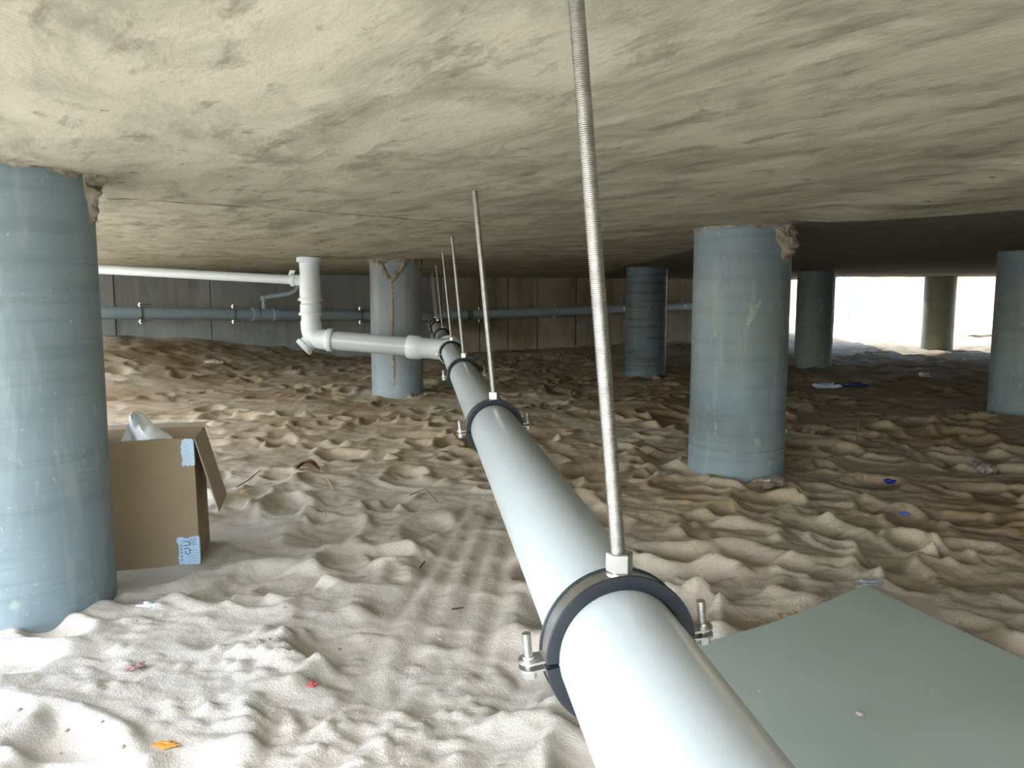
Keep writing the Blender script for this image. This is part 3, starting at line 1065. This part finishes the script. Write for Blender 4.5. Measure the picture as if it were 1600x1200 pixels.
cl = [(on_left, 219, 'steel pipe clip on the left wall pipe nearest the big left column'),
      (on_left, 364, 'steel pipe clip on the left wall pipe just left of its pale blue tee'),
      (on_left, 562, 'steel pipe clip on the left wall pipe between riser and pale column'),
      (on_right, 748, 'steel pipe clip right of the olive coupling on the back wall pipe'),
      (on_right, 866, 'steel pipe clip midway along the back wall pipe left of the nearest rod'),
      (on_right, 970, 'steel pipe clip just left of the banded column on the back wall pipe'),
      (on_right, 1065, 'steel pipe clip between the banded column and the tall right column')]
pc = cl[0][0](cl[0][1]); c0 = make_clip(pc, dL); c0['label'] = cl[0][2]; c0['group'] = 'clips on the wall pipes'
for fn, u, lab in cl[1:]:
    c = copy_tree(c0); c.location = c0.location + (fn(u) - pc); c['label'] = lab

# ------------------------------------------------------------------ grey-green board
def board():
    a = Vector((-0.893, -0.45, 0)).normalized(); b = Vector((0.386, -0.92, 0)).normalized()
    pc = Vector((1.03, 2.16, 0)); LA, LB_ = 0.80, 1.05
    n = 24; T = 0.006
    vs = []
    for layer in (0, 1):
        for j in range(n + 1):
            for i in range(n + 1):
                s_, t = i / n, j / n
                p = pc + a * LA * s_ + b * LB_ * t
                # sides bow slightly inward, sheet sags
                p = p + b * 0.035 * math.sin(PI * s_) * (1 - t) + a * 0.02 * math.sin(PI * t) * (1 - s_)
                z = 0.040 + 0.016 * math.cos(2.4 * s_ + 0.5) * (1 - 0.4 * t) + 0.012 * (1 - t) * (1 - s_)
                vs.append(p + Vector((0, 0, z - (T if layer else 0))))
    N = (n + 1) ** 2; fs = []
    for j in range(n):
        for i in range(n):
            q = j * (n + 1) + i
            fs.append((q, q + 1, q + n + 2, q + n + 1)); fs.append((N + q, N + q + n + 1, N + q + n + 2, N + q + 1))
    edge = [i for i in range(n)] + [j * (n + 1) + n for j in range(n)] + [n * (n + 1) + i for i in range(n, 0, -1)] + [j * (n + 1) for j in range(n, 0, -1)]
    ef = [(edge[k], edge[(k + 1) % len(edge)], N + edge[(k + 1) % len(edge)], N + edge[k]) for k in range(len(edge))]
    t = NT('board_face'); v = t.map()
    n1 = t.noise(v, 3, 4); n2 = t.noise(v, 70, 3)
    c = t.ramp(n1, [(0.3, srgb(156, 166, 154)), (0.7, srgb(166, 175, 164))])
    c = t.mix(t.math('MULTIPLY', t.g(n2, 0.66, 0.74), 0.5), c, srgb(176, 170, 140))
    mf = t.out(c, 0.6, 0, None, 0.25)
    m = MB(); m.add(vs, fs + ef)
    o = m.build('hardboard_sheet', mf, angle=50)
    o.data.materials.append(CARD)
    for p in o.data.polygons:
        if p.index >= len(fs): p.material_index = 1
    recentre(o)
    return tag(o, 'large flat grey-green board lying on the sand at lower right', 'board')


board()

# ------------------------------------------------------------------ cardboard box
def box():
    g = -0.035
    FR = Vector((-1.098, 2.62, g)); d = Vector((-0.97, -0.25, 0)).normalized(); bk = Vector((-0.25, 0.97, 0)).normalized()
    W, DP, Hh, T = 0.42, 0.26, 0.45, 0.005
    root = empty('cardboard_box', (FR.x, FR.y, g), 'open brown cardboard box with blue tape beside the large left column', 'box')
    up = Vector((0, 0, 1))
    leanv = Vector((-0.012, 0, 1)).normalized()
    def panel(name, p, e1, e2, nrm, mat=CARD):
        m = MB(); m.prism([p, p + e1, p + e1 + e2, p + e2], nrm * T)
        return m.build(name, mat, root, smooth=False, bevel=0.0015)
    H = leanv * Hh
    panel('front_panel', FR, d * W, H, -bk)
    panel('back_panel', FR + bk * DP, d * W, H, -bk)
    panel('side_panel', FR, bk * DP, H, d)
    panel('side_panel', FR + d * W, bk * DP, H, -d)
    panel('bottom_panel', FR, d * W, bk * DP, up)
    top = FR + H
    # right flap folded out and hanging
    panel('hanging_flap', top, bk * (DP - 0.01), Vector((0.075, 0.0, -0.265)), Vector((1, 0, 0.3)).normalized(), CARD_L)
    # rear flap standing up a little, left flap in
    panel('rear_flap', top + bk * DP, d * W, Vector((0.0, 0.05, 0.008)), bk, CARD_L)
    panel('left_flap', top + d * W, bk * DP, Vector((0.10, 0, -0.06)), up, CARD_L)
    # tape
    t = NT('printed_tape'); v = t.map()
    wv = t.n('ShaderNodeTexWave'); wv.inputs['Scale'].default_value = 30; wv.inputs['Distortion'].default_value = 6; wv.inputs['Detail'].default_value = 2
    t.l(t.map((1, 1, 1), (0.4, 0.9, 0.3)), wv.inputs['Vector'])
    c = t.ramp(wv.outputs['Fac'], [(0.35, srgb(196, 226, 246)), (0.62, srgb(170, 208, 240)), (0.74, srgb(76, 150, 210)), (0.85, srgb(200, 222, 236))])
    tape_m = t.out(c, 0.3)
    ink = m_plain('tape_ink', srgb(44, 62, 84), 0.5, 0, 0.1)
    n_ = -bk
    def sticker(u0, u1, z0, z1, seed, name='tape', wrap=0.02):
        rr = random.Random(seed); pts = []
        N = 8
        for k in range(N + 1): pts.append((u0 + (u1 - u0) * k / N, z0 + rr.uniform(-0.003, 0.003)))
        for k in range(1, N + 1): pts.append((u1 + rr.uniform(-0.004, 0.004), z0 + (z1 - z0) * k / N))
        for k in range(N - 1, -1, -1): pts.append((u0 + (u1 - u0) * k / N, z1 + rr.uniform(-0.005, 0.005)))
        m = MB(); m.prism([FR + d * a + leanv * b + n_ * (T + 0.0004) for a, b in pts], n_ * 0.0008)
        # wraps round the corner
        s0 = FR + n_ * (T + 0.0004) + d * u0
        m.prism([s0 + leanv * z0, s0 + leanv * z1, s0 + leanv * (z1 - 0.01) + bk * wrap, s0 + leanv * (z0 + 0.006) + bk * wrap], -d * 0.0008)
        return m.build(name, tape_m, root, smooth=False)
    s2 = sticker(0.0, 0.070, 0.004, 0.100, 4)
    sticker(0.0, 0.040, 0.355, 0.447, 9)
    # printed strokes on the lower tape: two letters on their side and a row of dashes
    def stroke(pts, w_=0.0026):
        m.tube([FR + d * a + leanv * b + n_ * (T + 0.0016) for a, b in pts], w_ / 2, 5)
    m = MB()
    arc = [(0.040 + 0.010 * math.cos(q), 0.052 + 0.011 * math.sin(q)) for q in np.linspace(0.6, 5.2, 12)]
    stroke(arc); stroke([arc[-1], (0.047, 0.050), (0.041, 0.050)])
    stroke([(0.052, 0.088), (0.036, 0.086), (0.030, 0.080), (0.034, 0.072), (0.050, 0.072)])
    for k in range(5): stroke([(0.060, 0.018 + 0.013 * k), (0.057, 0.024 + 0.013 * k)], 0.003)
    for k in range(4): stroke([(0.010 + 0.006 * k, 0.096), (0.016 + 0.006 * k, 0.084), (0.010 + 0.006 * k, 0.070)], 0.0016)
    for k in range(5):
        for j in range(4): stroke([(0.008 + 0.008 * j, 0.012 + 0.010 * k), (0.012 + 0.008 * j, 0.014 + 0.010 * k)], 0.0016)
    off = m.build('printing', ink, s2)
    # crumpled wrapping paper standing in the box
    t = NT('wrapping_film'); v = t.map()
    nn = t.noise(v, 16, 5)
    c = t.ramp(nn, [(0.56, srgb(248, 252, 252)), (0.62, srgb(220, 244, 250)), (0.68, srgb(150, 210, 236))])
    film = t.out(c, 0.35)
    m = MB(); N = 14; vs = []
    c0 = top + d * 0.15 + bk * 0.05
    for layer in (0, 1):
        for j in range(N + 1):
            for i in range(N + 1):
                s_, t_ = i / N, j / N
                wid = (1 - t_) * 0.21 + 0.010
                px = c0 + (-d) * ((s_ - 0.5) * wid * 1.0 + 0.05 * (0.5 - t_) + (-0.02)) + Vector((0, 0, 0.125 * t_ - 0.035))
                px = px + bk * (0.03 * math.sin(5 * s_ + 4 * t_) + 0.02 * math.sin(11 * s_ * (1 - t_)) + 0.001 * layer) + Vector((0, 0, 0.004 * math.sin(17 * s_)))
                vs.append(px)
    M_ = (N + 1) ** 2; fs = []
    for j in range(N):
        for i in range(N):
            q = j * (N + 1) + i
            fs.append((q, q + 1, q + N + 2, q + N + 1)); fs.append((M_ + q, M_ + q + N + 1, M_ + q + N + 2, M_ + q + 1))
    m.add(vs, fs)
    o = m.build('wrapping_film', film)
    recentre(o)
    tag(o, 'crumpled white and light blue plastic film sticking out of the cardboard box', 'plastic film')


box()

# ------------------------------------------------------------------ litter on the sand
def crumple(name, u, v, size, col, label, cat, seed, flat=0.5, rough=0.4, group=None, stretch=1.0, ang=0.0):
    p = on_ground(u, v); rr = random.Random(seed)
    import bmesh
    bm = bmesh.new(); bmesh.ops.create_icosphere(bm, subdivisions=3, radius=1)
    for vt in bm.verts:
        c = vt.co
        n = float(fbm(np.array(c.x * 2.1 + seed), np.array(c.y * 2.1 + c.z * 1.7), seed, 3)) * 1.0
        q = c * (1 + n)
        x, y = q.x * stretch, q.y
        vt.co = Vector((x * math.cos(ang) - y * math.sin(ang), x * math.sin(ang) + y * math.cos(ang), q.z * flat + flat * 0.45)) * size
    me = bpy.data.meshes.new(name); bm.to_mesh(me); bm.free()
    o = bpy.data.objects.new(name, me); COL.objects.link(o); o.location = p
    me.materials.append(m_plain(name + '_surface', col, rough, 0, 0.2, 30))
    return tag(o, label, cat, group)


def twig(name, pts, r, col, label, cat='twig', group=None):
    m = MB(); P = []
    for (u, v, h) in pts:
        q = on_ground(u, v); P.append(q + Vector((0, 0, h)))
    m.tube(P, [r * (1 - 0.4 * k / len(P)) for k in range(len(P))], 6)
    o = m.build(name, col); recentre(o)
    return tag(o, label, cat, group)


crumple('plastic_bag', 1290, 605, 0.085, srgb(196, 214, 240), 'flat pale blue plastic bag on dark sand near the bright opening', 'plastic bag', 2, 0.35, stretch=1.7)
crumple('plastic_bag', 1338, 604, 0.07, srgb(44, 50, 110), 'dark blue plastic bag just right of the pale blue one', 'plastic bag', 3, 0.4, stretch=1.4)
crumple('paper_scrap', 1446, 590, 0.06, srgb(206, 206, 196), 'small white crumpled paper on the sand below the farthest column', 'paper scrap', 4, 0.6)
crumple('plastic_cup', 1268, 678, 0.050, srgb(150, 140, 134), 'crushed grey plastic cup on dark sand right of the tall right column', 'plastic cup', 5, 0.8, 0.2, stretch=1.2, ang=0.8)
crumple('bottle_cap', 1391, 755, 0.022, srgb(20, 44, 160), 'bright blue bottle cap on the shaded sand', 'bottle cap', 6, 0.6)
crumple('plastic_scrap', 1411, 802, 0.015, srgb(90, 130, 210), 'tiny blue and white plastic scrap below the blue bottle cap', 'plastic scrap', 7, 0.5, stretch=1.5)
crumple('stone', 1538, 738, 0.034, srgb(150, 140, 134), 'rounded pale stone on the shaded sand near the right edge', 'stone', 8, 0.8)
crumple('stone', 1522, 735, 0.028, srgb(112, 104, 104), 'darker stone touching the rounded pale stone near the right edge', 'stone', 9, 0.8)
crumple('plastic_wrapper', 1360, 912, 0.026, srgb(170, 178, 180), 'clear silvery plastic wrapper on the sand beyond the grey-green board', 'wrapper', 10, 0.35, 0.15, stretch=1.9, ang=0.3)
crumple('plastic_wrapper', 1203, 757, 0.055, srgb(160, 150, 136), 'dusty translucent plastic wrapper at the foot of the tall right column', 'wrapper', 12, 0.5, stretch=1.6, ang=0.5)
crumple('paper_scrap', 333, 566, 0.085, srgb(190, 178, 160), 'pale crumpled paper on the sand bank below the left wall', 'paper scrap', 13, 0.35, stretch=1.4)
crumple('orange_scrap', 261, 1165, 0.011, srgb(206, 140, 60), 'small orange scrap in the bright sand at the bottom left', 'scrap', 14, 0.4, stretch=2.0)
crumple('red_scrap', 488, 1071, 0.011, srgb(176, 84, 84), 'tiny red scrap in the sand left of the rut marks', 'scrap', 15, 0.5)
crumple('brick_chip', 212, 1043, 0.015, srgb(160, 128, 124), 'small pinkish brick chip in the bright sand near the left column', 'brick chip', 16, 0.4, stretch=1.5, ang=0.8)
crumple('white_scrap', 232, 946, 0.014, srgb(214, 224, 232), 'tiny white scrap right of the left column foot', 'scrap', 17, 0.4, stretch=1.8)
LEAF = m_plain('dry_leaf', srgb(96, 52, 36), 0.7, 0, 0.25, 30)
m = MB(); q = on_ground(480, 738); N = 10; vs = []
for layer in (0, 1):
    for j in range(5):
        for i in range(N + 1):
            t = i / N; wdt = 0.026 * math.sin(PI * min(t * 0.9 + 0.08, 1)) * (j / 2 - 1)
            vs.append(q + Vector((-0.055 + 0.12 * t + 0.3 * wdt, wdt, 0.01 + 0.04 * math.sin(PI * t) + abs(j - 2) * 0.006 - 0.0012 * layer)))
n5 = 5 * (N + 1); fs = []
for j in range(4):
    for i in range(N):
        k = j * (N + 1) + i; fs += [(k, k + 1, k + N + 2, k + N + 1), (n5 + k, n5 + k + N + 1, n5 + k + N + 2, n5 + k + 1)]
m.add(vs, fs); o = m.build('dry_leaf', LEAF); recentre(o); tag(o, 'curled reddish brown dry leaf on the sand right of the box', 'leaf')
TW = m_plain('twig_dark', srgb(70, 56, 42), 0.8); TS = m_plain('straw', srgb(186, 164, 120), 0.7)
twig('twig', [(370, 762, 0.003), (388, 752, 0.006), (407, 738, 0.012)], 0.003, TW, 'dark thin twig just right of the cardboard flap')
twig('straw', [(502, 738, 0.01), (512, 752, 0.008), (520, 766, 0.004)], 0.003, TS, 'pale straw leaning beside the dry leaf', 'straw')
twig('twig', [(485, 768, 0.004), (497, 780, 0.006), (508, 790, 0.004)], 0.0025, TW, 'short dark twig below the dry leaf')
twig('straw', [(506, 790, 0.004), (508, 805, 0.006), (508, 814, 0.004)], 0.0022, TS, 'short pale straw below the short dark twig', 'straw')
twig('twig', [(640, 780, 0.004), (665, 771, 0.022), (684, 786, 0.004)], 0.0022, TW, 'thin arched twig left of the main pipe')
twig('twig', [(706, 955, 0.006), (724, 953, 0.008)], 0.0022, TW, 'small dark twig in the ruts beneath the main pipe')
twig('twig', [(656, 888, 0.003), (664, 880, 0.006)], 0.003, TW, 'tiny twig at the upper end of the ruts')
twig('straw', [(1334, 702, 0.004), (1338, 692, 0.03), (1341, 680, 0.075)], 0.004, TS, 'pale straw standing up from the dark sand at right', 'straw')
twig('straw', [(1086, 940, 0.01), (1092, 928, 0.02), (1098, 912, 0.035)], 0.0016, TS, 'fine pale straw upright beside the nearest clamp bolt', 'straw')
twig('straw', [(545, 815, 0.003), (567, 812, 0.006)], 0.0016, TS, 'hair-thin pale straw lying right of the short twigs', 'straw')
# tuft of dry grass beside the board
m = MB(); rr = random.Random(3); g0 = on_ground(1243, 968)
for k in range(46):
    a = rr.uniform(0, 2 * PI); L = rr.uniform(0.03, 0.085); b = g0 + Vector((rr.gauss(0, 0.045), rr.gauss(0, 0.018), 0))
    b.z = ground(b.x, b.y) + 0.002
    dz = rr.uniform(0.0, 0.03); e = b + Vector((math.cos(a) * L, math.sin(a) * L * 0.6, dz)); e.z = max(e.z, ground(e.x, e.y) + 0.002)
    mid = (b + e) / 2 + Vector((rr.uniform(-0.008, 0.008), rr.uniform(-0.008, 0.008), rr.uniform(0.002, 0.018)))
    m.tube([b, mid, e], [0.0012, 0.001, 0.0005], 4)
o = m.build('dry_grass', TS); recentre(o); tag(o, 'tuft of dry straw-coloured grass at the edge of the grey-green board', 'grass')
m = MB(); rr = random.Random(8); g0 = on_ground(376, 776)
for k in range(22):
    a = rr.uniform(0, 2 * PI); L = rr.uniform(0.03, 0.07); b = g0 + Vector((rr.gauss(0, 0.02), rr.gauss(0, 0.012), 0.004)); e = b + Vector((math.cos(a) * L, math.sin(a) * L * 0.6, rr.uniform(0.005, 0.03)))
    m.tube([b, (b + e) / 2 + Vector((0, 0, 0.01)), e], [0.002, 0.0016, 0.0008], 4)
o = m.build('dry_grass', TS); recentre(o); tag(o, 'small tuft of dry grass right of the cardboard flap', 'grass')

# pebbles
peb = m_plain('pebble', srgb(150, 138, 124), 0.8)
import bmesh
bm = bmesh.new(); bmesh.ops.create_icosphere(bm, subdivisions=2, radius=1)
for vt in bm.verts: vt.co *= 1 + 0.35 * float(fbm(np.array(vt.co.x * 1.6), np.array(vt.co.y * 1.6 + vt.co.z), 5, 2)); vt.co.z *= 0.7
pm = bpy.data.meshes.new('pebble'); bm.to_mesh(pm); bm.free(); pm.materials.append(peb)
rr = random.Random(12)
for (u, v) in [(30, 1110), (95, 1178), (105, 1142), (192, 1168), (160, 1128), (420, 1000), (350, 930), (445, 950), (560, 905), (576, 895), (560, 935), (692, 932), (726, 900), (688, 998), (1080, 1010), (1185, 1108), (1340, 1160), (1245, 862), (1330, 890), (1500, 975), (455, 1010), (640, 745), (596, 960), (530, 1015)]:
    q = on_ground(u, v)
    if u > 1120 and v > 1000: q.z = 0.045
    o = bpy.data.objects.new('pebble', pm); COL.objects.link(o); o.location = q + Vector((0, 0, 0.001))
    s_ = rr.uniform(0.003, 0.0065); o.scale = (s_ * rr.uniform(1, 1.5), s_, s_); o.rotation_euler = (0, 0, rr.uniform(0, 6))
    tag(o, 'tiny grey-brown pebble lying loose in the foreground', 'pebble', 'loose pebbles in the foreground')

# ------------------------------------------------------------------ outside: plank, cable, low block wall
q = at(1500, 516, 15.2)
zg = ground(q.x, q.y)
m = MB(); m.box((q.x + 0.7, q.y, zg + 0.10), (0.75, 0.1, 0.0), (-0.03, 0.14, 0.0), (0, 0, 0.03))
o = m.build('plank', m_plain('plank_surface', srgb(140, 142, 150), 0.7), bevel=0.005); recentre(o)
tag(o, 'grey plank lying on the sunlit sand outside by the right column', 'plank')
a = at(1327, 455, 17.2); b = on_ground(1344, 486)
m = MB(); m.tube([a + Vector((0, 0, 0.35)), a, a * 0.65 + b * 0.35 + Vector((-0.05, 0, -0.12)), b + Vector((-0.08, 0, 0.05)), b + Vector((0.2, 0.1, 0.01))], 0.012, 8)
o = m.build('cable', m_plain('cable_white', srgb(220, 220, 220), 0.5)); recentre(o)
tag(o, 'thin white cable hanging beside the sunlit outside column', 'cable')
